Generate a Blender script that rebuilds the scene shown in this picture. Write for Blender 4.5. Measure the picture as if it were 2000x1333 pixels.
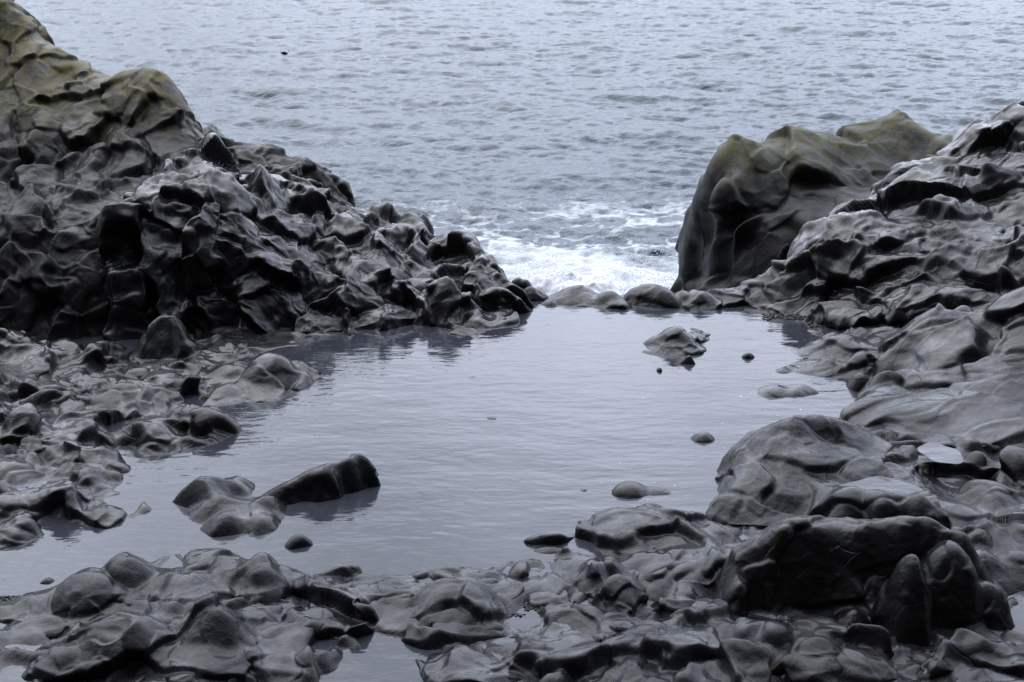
import bpy, bmesh, math, random
import numpy as np
from mathutils import Vector

for o in list(bpy.data.objects):
    bpy.data.objects.remove(o)
SC = bpy.context.scene
COL = SC.collection
R = math.radians

# ------------------------------------------------------------------ camera
CAM_H = 5.0
LENS = 50.0
FPX = LENS / 36.0 * 2000.0            # focal length in pixels of the 2000 px wide photograph
PITCH = math.atan((666.5 + 200.0) / FPX)
cam_data = bpy.data.cameras.new('camera')
cam_data.lens = LENS
cam_data.sensor_width = 36.0
cam_data.clip_start = 0.1
cam_data.clip_end = 6000.0
cam = bpy.data.objects.new('camera', cam_data)
COL.objects.link(cam)
cam.location = (0, 0, CAM_H)
cam.rotation_euler = (math.pi / 2 - PITCH, 0, 0)
SC.camera = cam

# ------------------------------------------------------------------ light: overcast sky over the sea
SUN_EL, SUN_AZ = R(62), R(-30)         # sun veiled by cloud, out over the sea (azimuth from +Y towards +X)
world = bpy.data.worlds.new('World')
SC.world = world
world.use_nodes = True
wn, wl = world.node_tree.nodes, world.node_tree.links
wn.clear()
w_out = wn.new('ShaderNodeOutputWorld')
w_bg = wn.new('ShaderNodeBackground')
sky = wn.new('ShaderNodeTexSky')
sky.sky_type = 'NISHITA'
sky.sun_disc = False
sky.sun_elevation = SUN_EL
sky.sun_rotation = SUN_AZ
sky.air_density = 1.0
sky.dust_density = 3.0
hsv = wn.new('ShaderNodeHueSaturation')
hsv.inputs['Saturation'].default_value = 0.35
wl.new(sky.outputs[0], hsv.inputs['Color'])
tc = wn.new('ShaderNodeTexCoord')
sep = wn.new('ShaderNodeVectorMath'); sep.operation = 'DOT_PRODUCT'
wl.new(tc.outputs['Generated'], sep.inputs[0])
sep.inputs[1].default_value = (0.0, math.cos(R(30)), math.sin(R(30)))
# cloud deck: grey, thinner and brighter seaward, thick and dark inland
cl = wn.new('ShaderNodeMapRange')
cl.interpolation_type = 'SMOOTHSTEP'
cl.inputs[1].default_value = -0.25
cl.inputs[2].default_value = 0.97
cl.inputs[3].default_value = 0.14
cl.inputs[4].default_value = 1.4
wl.new(sep.outputs['Value'], cl.inputs[0])
nz = wn.new('ShaderNodeTexNoise')
nz.inputs['Scale'].default_value = 4.5
nz.inputs['Detail'].default_value = 5.0
wl.new(tc.outputs['Generated'], nz.inputs['Vector'])
nr = wn.new('ShaderNodeMapRange')
nr.inputs[1].default_value = 0.3
nr.inputs[2].default_value = 0.7
nr.inputs[3].default_value = 0.68
nr.inputs[4].default_value = 1.34
wl.new(nz.outputs[0], nr.inputs[0])
pw = wn.new('ShaderNodeMath'); pw.operation = 'POWER'; pw.inputs[1].default_value = 1.7
wl.new(cl.outputs[0], pw.inputs[0])
sz = wn.new('ShaderNodeSeparateXYZ'); wl.new(tc.outputs['Generated'], sz.inputs[0])
hz = wn.new('ShaderNodeMapRange')
hz.inputs[1].default_value = 0.03; hz.inputs[2].default_value = 0.27
hz.inputs[3].default_value = 0.20; hz.inputs[4].default_value = 1.0
wl.new(sz.outputs['Z'], hz.inputs[0])
m0 = wn.new('ShaderNodeMath'); m0.operation = 'MULTIPLY'
wl.new(pw.outputs[0], m0.inputs[0]); wl.new(hz.outputs[0], m0.inputs[1])
m1 = wn.new('ShaderNodeMath'); m1.operation = 'MULTIPLY'
wl.new(m0.outputs[0], m1.inputs[0]); wl.new(nr.outputs[0], m1.inputs[1])
mixs = wn.new('ShaderNodeMix'); mixs.data_type = 'RGBA'
mixs.inputs[0].default_value = 0.8
wl.new(hsv.outputs[0], mixs.inputs[6])
mixs.inputs[7].default_value = (5.35, 5.8, 7.1, 1)
mul = wn.new('ShaderNodeMix'); mul.data_type = 'RGBA'; mul.blend_type = 'MULTIPLY'
mul.inputs[0].default_value = 1.0
wl.new(mixs.outputs[2], mul.inputs[6]); wl.new(m1.outputs[0], mul.inputs[7])
wl.new(mul.outputs[2], w_bg.inputs[0])
w_bg.inputs[1].default_value = 0.12
wl.new(w_bg.outputs[0], w_out.inputs[0])

sun_d = bpy.data.lights.new('sun', 'SUN')
sun_d.energy = 0.5
sun_d.angle = R(70)
sun_d.color = (1.0, 0.97, 0.93)
sun = bpy.data.objects.new('sun', sun_d)
COL.objects.link(sun)
sd = Vector((math.sin(SUN_AZ) * math.cos(SUN_EL), math.cos(SUN_AZ) * math.cos(SUN_EL), math.sin(SUN_EL)))
sun.rotation_euler = sd.to_track_quat('Z', 'Y').to_euler()

SC.view_settings.view_transform = 'Standard'
SC.view_settings.look = 'None'
SC.view_settings.gamma = 1.0
SC.view_settings.exposure = 1.22
SC.render.engine = 'CYCLES'
SC.cycles.max_bounces = 6
SC.cycles.use_denoising = True

# ------------------------------------------------------------------ pixel <-> place
CP, SP = math.cos(PITCH), math.sin(PITCH)

def ray(px, py):
    u = (px - 1000.0) / FPX
    v = (666.5 - py) / FPX
    return np.array([u, CP + v * SP, -SP + v * CP])

def at_z(px, py, z=0.0):
    d = ray(px, py)
    return np.array([0, 0, CAM_H]) + d * ((z - CAM_H) / d[2])

def at_y(px, py, Y):
    d = ray(px, py)
    return np.array([0, 0, CAM_H]) + d * (Y / d[1])

# ------------------------------------------------------------------ noise in numpy
RT = np.random.RandomState(7).rand(8192, 8).astype(np.float32)

def h3(ix, iy, iz, seed):
    h = (ix.astype(np.int64) * 73856093) ^ (iy.astype(np.int64) * 19349663) ^ (iz.astype(np.int64) * 83492791) ^ (seed * 2654435)
    h ^= h >> 13
    h *= 1274126177
    h ^= h >> 16
    return (h & 8191)

def chunks(fn):
    def run(P, *a, **k):
        out = np.empty(len(P), np.float32)
        for i in range(0, len(P), 60000):
            out[i:i + 60000] = fn(P[i:i + 60000], *a, **k)
        return out
    return run

@chunks
def vnoise(P, seed=0):
    F = np.floor(P)
    f = (P - F).astype(np.float32)
    I = F.astype(np.int64)
    f = f * f * f * (f * (f * 6 - 15) + 10)
    out = np.zeros(len(P), np.float32)
    for dx in (0, 1):
        wx = f[:, 0] if dx else 1 - f[:, 0]
        for dy in (0, 1):
            wy = f[:, 1] if dy else 1 - f[:, 1]
            for dz in (0, 1):
                wz = f[:, 2] if dz else 1 - f[:, 2]
                out += wx * wy * wz * RT[h3(I[:, 0] + dx, I[:, 1] + dy, I[:, 2] + dz, seed), 0]
    return out * 2 - 1

def fbm(P, octv=3, seed=0):
    o, a, t = np.zeros(len(P), np.float32), 1.0, 0.0
    for k in range(octv):
        o += a * vnoise(P * (2.03 ** k), seed + k * 11)
        t += a
        a *= 0.5
    return o / t

@chunks
def cells(P, seed=0, k=9.0, a=1.1, g=0.9, hs=0.45):
    """smooth upper envelope of tilted domes, one per jittered cell: worn polygonal lumps with creases between"""
    F = np.floor(P)
    f = (P - F).astype(np.float32)
    I = F.astype(np.int64)
    acc = np.zeros(len(P), np.float32)
    for dx in (-1, 0, 1):
        for dy in (-1, 0, 1):
            for dz in (-1, 0, 1):
                t = RT[h3(I[:, 0] + dx, I[:, 1] + dy, I[:, 2] + dz, seed)]
                x = f[:, 0] - dx - t[:, 0]
                y = f[:, 1] - dy - t[:, 1]
                z = f[:, 2] - dz - t[:, 2]
                v = hs * (t[:, 3] - 0.5) + g * ((t[:, 4] - 0.5) * x + (t[:, 5] - 0.5) * y + (t[:, 6] - 0.5) * z) - a * (x * x + y * y + z * z)
                acc += np.exp(k * v)
    return np.log(acc + 1e-9) / k

@chunks
def facets(P, seed=0, k=9.0, g=1.5, hs=.5, groove=0.0):
    """one tilted plane per jittered cell, blended across the borders: wave-worn faceted blocks; optional grooves along the joints"""
    F = np.floor(P)
    f = (P - F).astype(np.float32)
    I = F.astype(np.int64)
    num = np.zeros(len(P), np.float32); den = num + 1e-12
    w1 = num.copy(); w2 = num.copy()
    for dx in (-1, 0, 1):
        for dy in (-1, 0, 1):
            for dz in (-1, 0, 1):
                t = RT[h3(I[:, 0] + dx, I[:, 1] + dy, I[:, 2] + dz, seed)]
                x = f[:, 0] - dx - t[:, 0]
                y = f[:, 1] - dy - t[:, 1]
                z = f[:, 2] - dz - t[:, 2]
                w = np.exp(-k * (x * x + y * y + z * z))
                num += w * (hs * (t[:, 3] - .5) + g * ((t[:, 4] - .5) * x + (t[:, 5] - .5) * y + (t[:, 6] - .5) * z))
                den += w
                hi = w > w1
                w2 = np.where(hi, w1, np.maximum(w2, w)); w1 = np.where(hi, w, w1)
    o = num / den
    if groove:
        e = np.log((w1 + 1e-12) / (w2 + 1e-12)) / k      # 0 on a joint
        o -= groove * np.exp(-(e / .10) ** 2)
    return o

# ------------------------------------------------------------------ surfaces
def rbf_fit(pts, c=0.25):
    A = np.array(pts, float)
    xy, z = A[:, :2], A[:, 2]
    n = len(A)
    r = np.sqrt(((xy[:, None] - xy[None]) ** 2).sum(-1) + c * c)
    M = np.zeros((n + 3, n + 3))
    M[:n, :n] = r + np.eye(n) * 1e-3 * -1
    M[:n, n] = 1; M[:n, n + 1:] = xy
    M[n, :n] = 1; M[n + 1:, :n] = xy.T
    w = np.linalg.lstsq(M, np.concatenate([z, np.zeros(3)]), rcond=None)[0]
    def f(X, Y):
        sh = X.shape
        X, Y = X.ravel(), Y.ravel()
        out = np.empty(len(X))
        for i in range(0, len(X), 40000):
            x, y = X[i:i + 40000], Y[i:i + 40000]
            rr = np.sqrt((x[:, None] - xy[:, 0]) ** 2 + (y[:, None] - xy[:, 1]) ** 2 + c * c)
            out[i:i + 40000] = rr @ w[:n] + w[n] + w[n + 1] * x + w[n + 2] * y
        return out.reshape(sh)
    return f

def hull(pts):
    P = sorted(map(tuple, np.asarray(pts)[:, :2]))
    def half(P):
        h = []
        for p in P:
            while len(h) > 1 and (h[-1][0] - h[-2][0]) * (p[1] - h[-2][1]) - (h[-1][1] - h[-2][1]) * (p[0] - h[-2][0]) <= 0:
                h.pop()
            h.append(p)
        return h
    a, b = half(P), half(P[::-1])
    return a[:-1] + b[:-1]

def outside(X, Y, poly):
    """distance outside a convex counter-clockwise polygon (0 inside)"""
    d = np.full(X.shape, 1e9)
    ins = np.ones(X.shape, bool)
    n = len(poly)
    for i in range(n):
        ax, ay = poly[i]; bx, by = poly[(i + 1) % n]
        ex, ey = bx - ax, by - ay
        t = np.clip(((X - ax) * ex + (Y - ay) * ey) / (ex * ex + ey * ey + 1e-12), 0, 1)
        d = np.minimum(d, np.hypot(X - ax - t * ex, Y - ay - t * ey))
        ins &= (ex * (Y - ay) - ey * (X - ax)) >= 0
    return np.where(ins, 0, d)

def smax(a, b, k):
    h = np.clip(0.5 + 0.5 * (a - b) / k, 0, 1)
    return b * (1 - h) + a * h + k * h * (1 - h)

# ground: control points (px, py, z)
GP = [at_z(*p) for p in [
    # pool floor
    (1100, 625, -.35), (800, 690, -.3), (1100, 700, -.5), (1400, 720, -.45), (700, 780, -.45), (1000, 800, -.6), (1300, 800, -.55), (1500, 720, -.4), (1560, 800, -.35),
    (550, 860, -.45), (800, 900, -.5), (1100, 920, -.5), (1300, 880, -.4), (400, 900, -.4), (300, 1000, -.4), (700, 1030, -.45), (1000, 1040, -.35), (200, 1080, -.3),
    (450, 1050, -.35), (850, 1090, -.25), (60, 1110, -.2), (1250, 990, -.3), (1420, 860, -.3), (1600, 660, -.2), (1500, 640, -.25), (1350, 640, -.3), (640, 690, -.25), (920, 660, -.25),
    # left ledges
    (0, 700, 0.075), (100, 735, 0.015), (200, 765, 0.035), (300, 700, 0.015), (400, 700, 0.035), (490, 690, -0.015), (560, 680, -0.045), (300, 790, 0.015), (100, 820, 0.055), (200, 850, 0.005),
    (20, 880, 0.035), (60, 945, -0.045), (400, 850, -0.045), (60, 1040, -0.075), (-150, 800, 0.220), (-150, 950, 0.170), (-150, 650, 0.220), (-200, 1200, 0.120), (240, 930, -0.145), (380, 760, -0.025), (420, 790, -0.085),
    # near ledges
    (60, 1230, 0.005), (60, 1300, 0.005), (300, 1180, 0.085), (500, 1170, 0.085), (330, 1290, 0.085), (500, 1260, 0.065), (600, 1190, 0.025), (620, 1250, 0.005), (720, 1170, 0.045), (860, 1170, 0.045), (800, 1230, 0.005),
    (760, 1290, -0.125), (800, 1340, -0.145), (980, 1190, -0.005), (1020, 1210, -0.075), (1050, 1160, 0.005), (950, 1290, 0.045), (1100, 1260, 0.035), (1180, 1130, 0.045), (1300, 1110, 0.105), (1250, 1270, 0.085), (1400, 1280, 0.105),
    (1420, 1120, 0.085), (1430, 1180, -0.075), (1550, 1200, 0.025), (1600, 1300, 0.045), (1780, 1300, 0.065), (1950, 1310, 0.065), (2000, 1210, -0.095), (2060, 1260, -0.095), (1960, 1170, 0.055),
    # right side
    (1450, 1000, -0.050), (1560, 980, 0.030), (1700, 960, 0.132), (1640, 900, 0.064), (1760, 960, 0.166), (1850, 1000, 0.186), (1950, 1050, 0.152), (1900, 1130, 0.064), (1800, 900, 0.172), (1950, 960, 0.118),
    (1700, 840, 0.050), (1660, 800, -0.050), (1760, 800, 0.152), (1880, 850, 0.070), (2000, 860, 0.172), (1900, 760, 0.240), (2000, 700, 0.444), (1800, 690, 0.104), (1700, 700, 0.064), (1610, 720, -0.070), (1740, 640, 0.118),
    (1850, 620, 0.172), (2000, 600, 0.512), (2150, 700, 0.716), (2150, 900, 0.376), (2150, 1100, 0.172), (2200, 1300, 0.186), (1640, 650, -0.070),
    # sill
    (1010, 596, -.04), (1060, 602, -.05), (1240, 604, -.05), (1330, 604, -.05), (1400, 603, -.05), (1470, 600, -.02), (1140, 598, -.05),
]]
GP += [np.array(p) for p in [
    (-6, 17, -.2), (-4, 17.5, -.2), (-2, 18, -.2), (5, 18, -.1), (7.5, 17, .3),
    (0, 18.1, -.1), (1.5, 18.3, -.15), (2.6, 18.5, -.2), (3.5, 18.6, -.1), (-9, 18, .2), (9, 20, .2), (-1, 19, -1.2), (1, 19.2, -1.6), (3, 19.5, -1.8),
    (0, 21, -3.6), (2, 21, -3.8), (-8, 22, -1), (8, 22, -1), (-8, 27, -5), (0, 27, -6), (8, 27, -5), (4, 22, -3), (-4, 21, -1.5),
    (-4, 7.6, .1), (-2, 7.6, .0), (0, 7.4, .1), (2, 7.4, .15), (4, 7.6, .2), (-5, 5, 1.0), (0, 5, 1.2), (5, 5, 1.3), (-6, 2, 2.7), (0, 2, 2.6), (6, 2, 2.9), (-8, -1, 3.4), (0, -1, 3.3), (8, -1, 3.4),
    (-9, 10, .8), (9, 10, 1.2), (-9, 14, .8), (10, 14, 2.0), (-13, 12, 2.5), (14, 12, 3), (-14, 18, 3), (14, 18, 3), (-14, 4, 4), (14, 4, 4), (0, -6, 4), (-10, -6, 5), (10, -6, 5)]]
G_base = rbf_fit(GP, 0.12)

def G(X, Y):
    return G_base(X, Y)

class Lump:
    """worn faceted boulder shape: (px, top py, foot py, half width px); foot height from the ground if zb is None"""
    def __init__(s, px, yt, yb, w, zb=None, d=None, rot=0.0, p=1.7, q=5.0, n=6, seed=None, db=1.25, dome=False):
        s.dome = dome
        if zb is None:
            zb = 0.0
            for _ in range(6):
                F = at_z(px, yb, zb)
                zb = 0.6 * zb + 0.4 * float(max(-.02, G(F[:1], F[1:2])[0]))
        F = at_z(px, yb, zb)
        t = F[1] / CP
        s.rx = w * (1.0 if dome else 1.35) * t / FPX
        if d is None:
            dd = at_z(px, yt, zb)[1] - F[1]
            d = min(0.95 * s.rx, 0.62 * dd)
        s.d = max(d, 0.04)
        top = at_y(px, yt, F[1] + s.d)
        s.c = top[:2]
        s.zt, s.zb = top[2], zb - 0.02
        s.db = s.d * db
        s.rot, s.p, s.q = rot, p, q
        rs = np.random.RandomState(int(px * 7 + yt * 13) % 99991 if seed is None else seed)
        a0 = rs.rand() * 6.28
        s.dirs = [(a0 + 6.283 * (i + rs.uniform(-.3, .3)) / n, rs.uniform(.86, 1.12)) for i in range(n)]
        s.reach = 2.2

    def z(s, X, Y):
        dx, dy = X - s.c[0], Y - s.c[1]
        ca, sa = math.cos(s.rot), math.sin(s.rot)
        x, y = (dx * ca + dy * sa) / s.rx, -dx * sa + dy * ca
        y = np.where(y < 0, y / s.d, y / s.db)
        acc = np.zeros_like(x)
        for a, sup in s.dirs:
            acc += np.maximum(0, (x * math.cos(a) + y * math.sin(a)) / sup) ** s.q
        rho = (acc + 1e-9) ** (1 / s.q)
        s.rho = rho
        if s.dome:
            return s.zt - (s.zt - s.zb) * rho ** (s.p + .3)
        f = 1.38 / (1 + rho ** (s.p + .8)) - .38
        f = f - 1.6 * np.maximum(0, rho - 1.25) ** 2
        return s.zb + (s.zt - s.zb) * f

    def box(s):
        m = max(s.rx, s.db) * 1.9 if s.rot else None
        ax = m or s.rx * 1.9
        return s.c[0] - ax, s.c[0] + ax, s.c[1] - (m or s.d * 2), s.c[1] + (m or s.db * 2)

def lumps_z(lumps, X, Y, k=0.03):
    z = np.full(X.shape, -3.0)
    for l in lumps:
        z = smax(z, np.maximum(l.z(X, Y), -3.0), k)
    return z

# ------------------------------------------------------------------ meshes
def mesh_from_grid(name, V, keep, mat, parent=None, attrs=None):
    """V: rows x cols x 3, keep: per-quad mask"""
    nr_, nc_ = V.shape[:2]
    idx = np.arange(nr_ * nc_).reshape(nr_, nc_)
    q = np.stack([idx[:-1, :-1], idx[:-1, 1:], idx[1:, 1:], idx[1:, :-1]], -1)[keep]
    used = np.unique(q)
    remap = np.zeros(nr_ * nc_, np.int32)
    remap[used] = np.arange(len(used))
    co = V.reshape(-1, 3)[used].astype(np.float32)
    q = remap[q].astype(np.int32)
    me = bpy.data.meshes.new(name)
    me.vertices.add(len(co)); me.vertices.foreach_set('co', co.ravel())
    me.loops.add(q.size); me.loops.foreach_set('vertex_index', q.ravel())
    me.polygons.add(len(q))
    me.polygons.foreach_set('loop_start', np.arange(0, q.size, 4, dtype=np.int32))
    me.polygons.foreach_set('loop_total', np.full(len(q), 4, np.int32))
    me.polygons.foreach_set('use_smooth', np.ones(len(q), bool))
    me.update(calc_edges=True)
    if attrs:
        for an, arr in attrs.items():
            at = me.attributes.new(an, 'FLOAT', 'POINT')
            at.data.foreach_set('value', arr.ravel()[used].astype(np.float32))
    me.materials.append(mat)
    ob = bpy.data.objects.new(name, me)
    COL.objects.link(ob)
    if parent:
        ob.parent = parent
    return ob

def normals(V):
    du = np.gradient(V, axis=1)
    dv = np.gradient(V, axis=0)
    n = np.cross(du, dv)
    return n / (np.linalg.norm(n, axis=-1, keepdims=True) + 1e-12)

def tag(o, label=None, cat=None, group=None, kind=None):
    if label: o['label'] = label
    if cat: o['category'] = cat
    if group: o['group'] = group
    if kind: o['kind'] = kind
    return o

STEP = 1.0     # grid step multiplier (bigger = coarser)

def relief(zf, s0, s1, Y0, Y1, dpx=2.4):
    """sample a height function on a fan of rows; rows are spaced by the length of the slope"""
    nc = max(12, int((s1 - s0) * FPX / (dpx * STEP)))
    S = np.linspace(s0, s1, nc)
    nk = 160
    ks = np.linspace(Y0, Y1, nk)
    Sc = np.linspace(s0, s1, max(6, nc // 8))
    YY, SS = np.meshgrid(ks, Sc, indexing='ij')
    Z = zf(SS * YY, YY)
    dz = np.abs(np.diff(Z, axis=0)); dy = np.diff(YY, axis=0)
    # apparent size of a step as seen along the slope, in pixels
    ym = 0.5 * (YY[1:] + YY[:-1])
    w = FPX / ym * (dz * 0.9 + dy * 0.35)
    ker = np.ones(5) / 5
    w = np.apply_along_axis(lambda r: np.convolve(np.pad(r, 2, 'edge'), ker, 'valid'), 1, w) if w.shape[1] > 5 else w
    L = np.concatenate([np.zeros((1, w.shape[1])), np.cumsum(w, 0)])
    nr = int(np.clip(np.percentile(L[-1], 75) / (dpx * STEP), 12, 900))
    Yr = np.stack([np.interp(np.linspace(0, L[-1, j], nr), L[:, j], ks) for j in range(len(Sc))], 1)
    Yf = np.stack([np.interp(S, Sc, Yr[i]) for i in range(nr)])
    X = S[None] * Yf
    return np.stack([X, Yf, zf(X, Yf)], -1)

def rock_disp(P, big=.10, small=.05, scale=.55, seed=0, stretch=(1, 1, 1), scallop=.5, fine=.005, sharp=1.1, pillow=.22):
    """displacement along the normal, metres"""
    Q = P.astype(np.float32)
    w = np.stack([fbm(Q * (.7 / scale) + 7.7 * i, 3, seed + i * 31) for i in range(3)], -1)
    scale = scale * 1.18
    Qw = (Q + .55 * scale * w) / np.array(stretch, np.float32)
    A = facets(Qw / scale, seed + 1, 24.0 * sharp, 2.1, .85, .09)
    B = cells(Qw / (scale * 1.15) + 5.1, seed + 4, 14.0) + .2
    C = facets(Qw / (scale * .45) + 3.3, seed + 2, 20.0 * sharp, 2.0, .75, .05)
    S = -cells(Qw / (scale * .85) + 1.3, seed + 3, 40.0)      # scoops with sharp crests between
    S2 = -cells(Qw / (scale * .34) + 8.3, seed + 6, 26.0)
    m = np.clip(0.5 + 1.1 * fbm(Q * .8, 2, seed + 9), 0, 1)
    d = big * (1.35 * A + (1 - m) * pillow * B + scallop * (.3 + m) * 1.6 * (S - .1))
    d -= d.mean()
    d += small * (.8 * C) * (.25 + .75 * (1 - m)) + small * .6 * (S2 - .1) * (.3 + .9 * m)
    d += fine * fbm(Q * 13, 4, seed + 5)
    return d

def displace(V, fade=None, bumps=None, **kw):
    n = normals(V)
    sgn = np.sign((n * np.array([0, -.35, 1.0])).sum(-1, keepdims=True)); sgn[sgn == 0] = 1
    n = n * sgn
    P = V.reshape(-1, 3)
    d = rock_disp(P, **kw).reshape(V.shape[:2])
    if fade:
        t = np.clip((V[..., 2] - fade[0]) / (fade[1] - fade[0]), 0, 1)
        d = d * (1 - t * (1 - fade[2]))
    if bumps:
        bv = np.full(len(P), -.5)
        mk = np.zeros(len(P))
        for b in bumps:
            h, r = b.val(P)
            bv = smax(bv, h, .012)
            mk = np.maximum(mk, np.clip(1.5 - r, 0, 1))
        bv = bv.reshape(d.shape); mk = mk.reshape(d.shape); mk = mk * mk * (3 - 2 * mk)
        d = d * (1 - .72 * mk) + mk * np.maximum(bv, -.15)
    return V + n * d[..., None]

class Bump:
    """a worn block standing out of a slope: pixel, half width and half height in px, relief in metres"""
    def __init__(s, zf, px, py, w, h, amp, rot=0, Yr=(8, 24), n=6, seed=None):
        d = ray(px, py)
        ys = np.linspace(Yr[0], Yr[1], 800)
        X, Z = d[0] / d[1] * ys, CAM_H + d[2] / d[1] * ys
        g = zf(X, ys)
        i = int(np.argmax(g > Z)) if (g > Z).any() else int(np.argmin(np.abs(g - Z)))
        s.c = np.array([X[i], ys[i], Z[i]])
        t = ys[i] / CP
        s.rw, s.rh, s.amp, s.rot = w * t / FPX, h * t / FPX, amp, R(rot)
        rs = np.random.RandomState(int(px * 3 + py * 17) if seed is None else seed)
        a0 = rs.rand() * 6.28
        s.dirs = [(a0 + 6.283 * (k + rs.uniform(-.3, .3)) / n, rs.uniform(.85, 1.1)) for k in range(n)]
        s.tilt = rs.uniform(-.35, .35, 2)

    def val(s, P):
        D = P - s.c
        u = D[:, 0]
        v = D[:, 1] * SP * 1.1 + D[:, 2] * CP      # up the picture-facing slope
        w = D[:, 1] * CP - D[:, 2] * SP
        ca, sa = math.cos(s.rot), math.sin(s.rot)
        x, y = (u * ca + v * sa) / s.rw, (-u * sa + v * ca) / s.rh
        acc = np.zeros(len(P))
        for a, sup in s.dirs:
            acc += np.maximum(0, (x * math.cos(a) + y * math.sin(a)) / sup) ** 6
        rho = np.sqrt((acc + 1e-9) ** (1 / 3) + (w / (2.2 * max(s.rw, s.rh))) ** 2)
        return s.amp * (1 - rho ** 3.2 + (s.tilt[0] * x + s.tilt[1] * y) * np.clip(1.3 - rho, 0, 1)), rho

# ------------------------------------------------------------------ materials
def new_mat(name):
    m = bpy.data.materials.new(name)
    m.use_nodes = True
    nt = m.node_tree
    return m, nt.nodes, nt.links, nt.nodes['Principled BSDF']

def rock_material(name, c0, c1, rough=(.28, .5), film=None, film_z=None, film_col=(.11, .10, .045, 1), crack=1.3, spec=.18, coat=.75):
    m, n, l, b = new_mat(name)
    geo = n.new('ShaderNodeNewGeometry')
    pos = geo.outputs['Position']
    def noise(scale, det=4.0, rough_=.55, vec=pos):
        t = n.new('ShaderNodeTexNoise')
        t.inputs['Scale'].default_value = scale
        t.inputs['Detail'].default_value = det
        t.inputs['Roughness'].default_value = rough_
        l.new(vec, t.inputs['Vector'])
        return t
    def rng(src, a, b_, c, d):
        r = n.new('ShaderNodeMapRange')
        for i, v in enumerate((a, b_, c, d)):
            r.inputs[i + 1].default_value = v
        l.new(src, r.inputs[0])
        return r.outputs[0]
    def math_(op, a, b_):
        r = n.new('ShaderNodeMath'); r.operation = op
        for i, v in enumerate((a, b_)):
            if isinstance(v, (int, float)): r.inputs[i].default_value = v
            else: l.new(v, r.inputs[i])
        return r.outputs[0]
    def mix(f, a, b_):
        r = n.new('ShaderNodeMix'); r.data_type = 'RGBA'
        if isinstance(f, (int, float)): r.inputs[0].default_value = f
        else: l.new(f, r.inputs[0])
        for i, v in ((6, a), (7, b_)):
            if isinstance(v, tuple): r.inputs[i].default_value = v
            else: l.new(v, r.inputs[i])
        return r.outputs[2]
    nA = noise(1.6, 6)
    col = mix(rng(nA.outputs[0], .35, .68, 0, 1), c0, c1)
    nB = noise(38, 5, .7)
    col = mix(rng(nB.outputs[0], .45, .75, 0, .2), col, tuple(x * 1.9 for x in c1[:3]) + (1,))
    if film_z:
        sp = n.new('ShaderNodeSeparateXYZ'); l.new(pos, sp.inputs[0])
        nC = noise(2.6, 6, .6)
        hgt = math_('ADD', sp.outputs[2], math_('MULTIPLY', math_('SUBTRACT', nC.outputs[0], .5), 1.3))
        up = n.new('ShaderNodeSeparateXYZ'); l.new(geo.outputs['True Normal'], up.inputs[0])
        f = math_('MULTIPLY', rng(hgt, film_z[0], film_z[1], 0, 1), rng(up.outputs[2], -.1, .45, .25, 1))
        nD = noise(4.5, 8, .7)
        f = math_('MULTIPLY', f, rng(nD.outputs[0], .43, .53, .12, 1))
        col = mix(f, col, film_col)
    # hairline joints
    wv = noise(1.1, 3, .5)
    va = n.new('ShaderNodeVectorMath'); va.operation = 'SCALE'; va.inputs[3].default_value = .55
    l.new(wv.outputs[1], va.inputs[0])
    vb = n.new('ShaderNodeVectorMath'); vb.operation = 'ADD'
    l.new(pos, vb.inputs[0]); l.new(va.outputs[0], vb.inputs[1])
    vor = n.new('ShaderNodeTexVoronoi'); vor.feature = 'DISTANCE_TO_EDGE'
    vor.inputs['Scale'].default_value = crack
    l.new(vb.outputs[0], vor.inputs['Vector'])
    gate = rng(noise(.9, 2).outputs[0], .545, .58, 0, 1)
    line = math_('MULTIPLY', rng(vor.outputs[0], .002, .009, 1, 0), gate)
    col = mix(math_('MULTIPLY', line, .6), col, (.004, .004, .004, 1))
    l.new(col, b.inputs['Base Color'])
    nR = noise(2.3, 5, .6)
    r0 = rng(nR.outputs[0], .35, .65, rough[0], rough[1])
    if film_z:
        r0 = math_('ADD', r0, math_('MULTIPLY', f, .22))
    l.new(r0, b.inputs['Roughness'])
    b.inputs['Specular IOR Level'].default_value = spec
    nW = noise(1.9, 6, .62)
    l.new(rng(nW.outputs[0], .40, .62, coat * .35, coat), b.inputs['Coat Weight'])
    b.inputs['Coat Roughness'].default_value = .07
    b.inputs['Coat IOR'].default_value = 1.33
    # grain, streaks and pitting
    b1 = n.new('ShaderNodeBump'); b1.inputs['Strength'].default_value = .5; b1.inputs['Distance'].default_value = .017
    l.new(noise(22, 6, .6).outputs[0], b1.inputs['Height'])
    b2 = n.new('ShaderNodeBump'); b2.inputs['Strength'].default_value = .5; b2.inputs['Distance'].default_value = .006
    l.new(noise(120, 3, .6).outputs[0], b2.inputs['Height']); l.new(b1.outputs[0], b2.inputs['Normal'])
    b3 = n.new('ShaderNodeBump'); b3.inputs['Strength'].default_value = .9; b3.inputs['Distance'].default_value = .02; b3.invert = True
    l.new(line, b3.inputs['Height']); l.new(b2.outputs[0], b3.inputs['Normal'])
    l.new(b3.outputs[0], b.inputs['Normal'])
    return m

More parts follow.
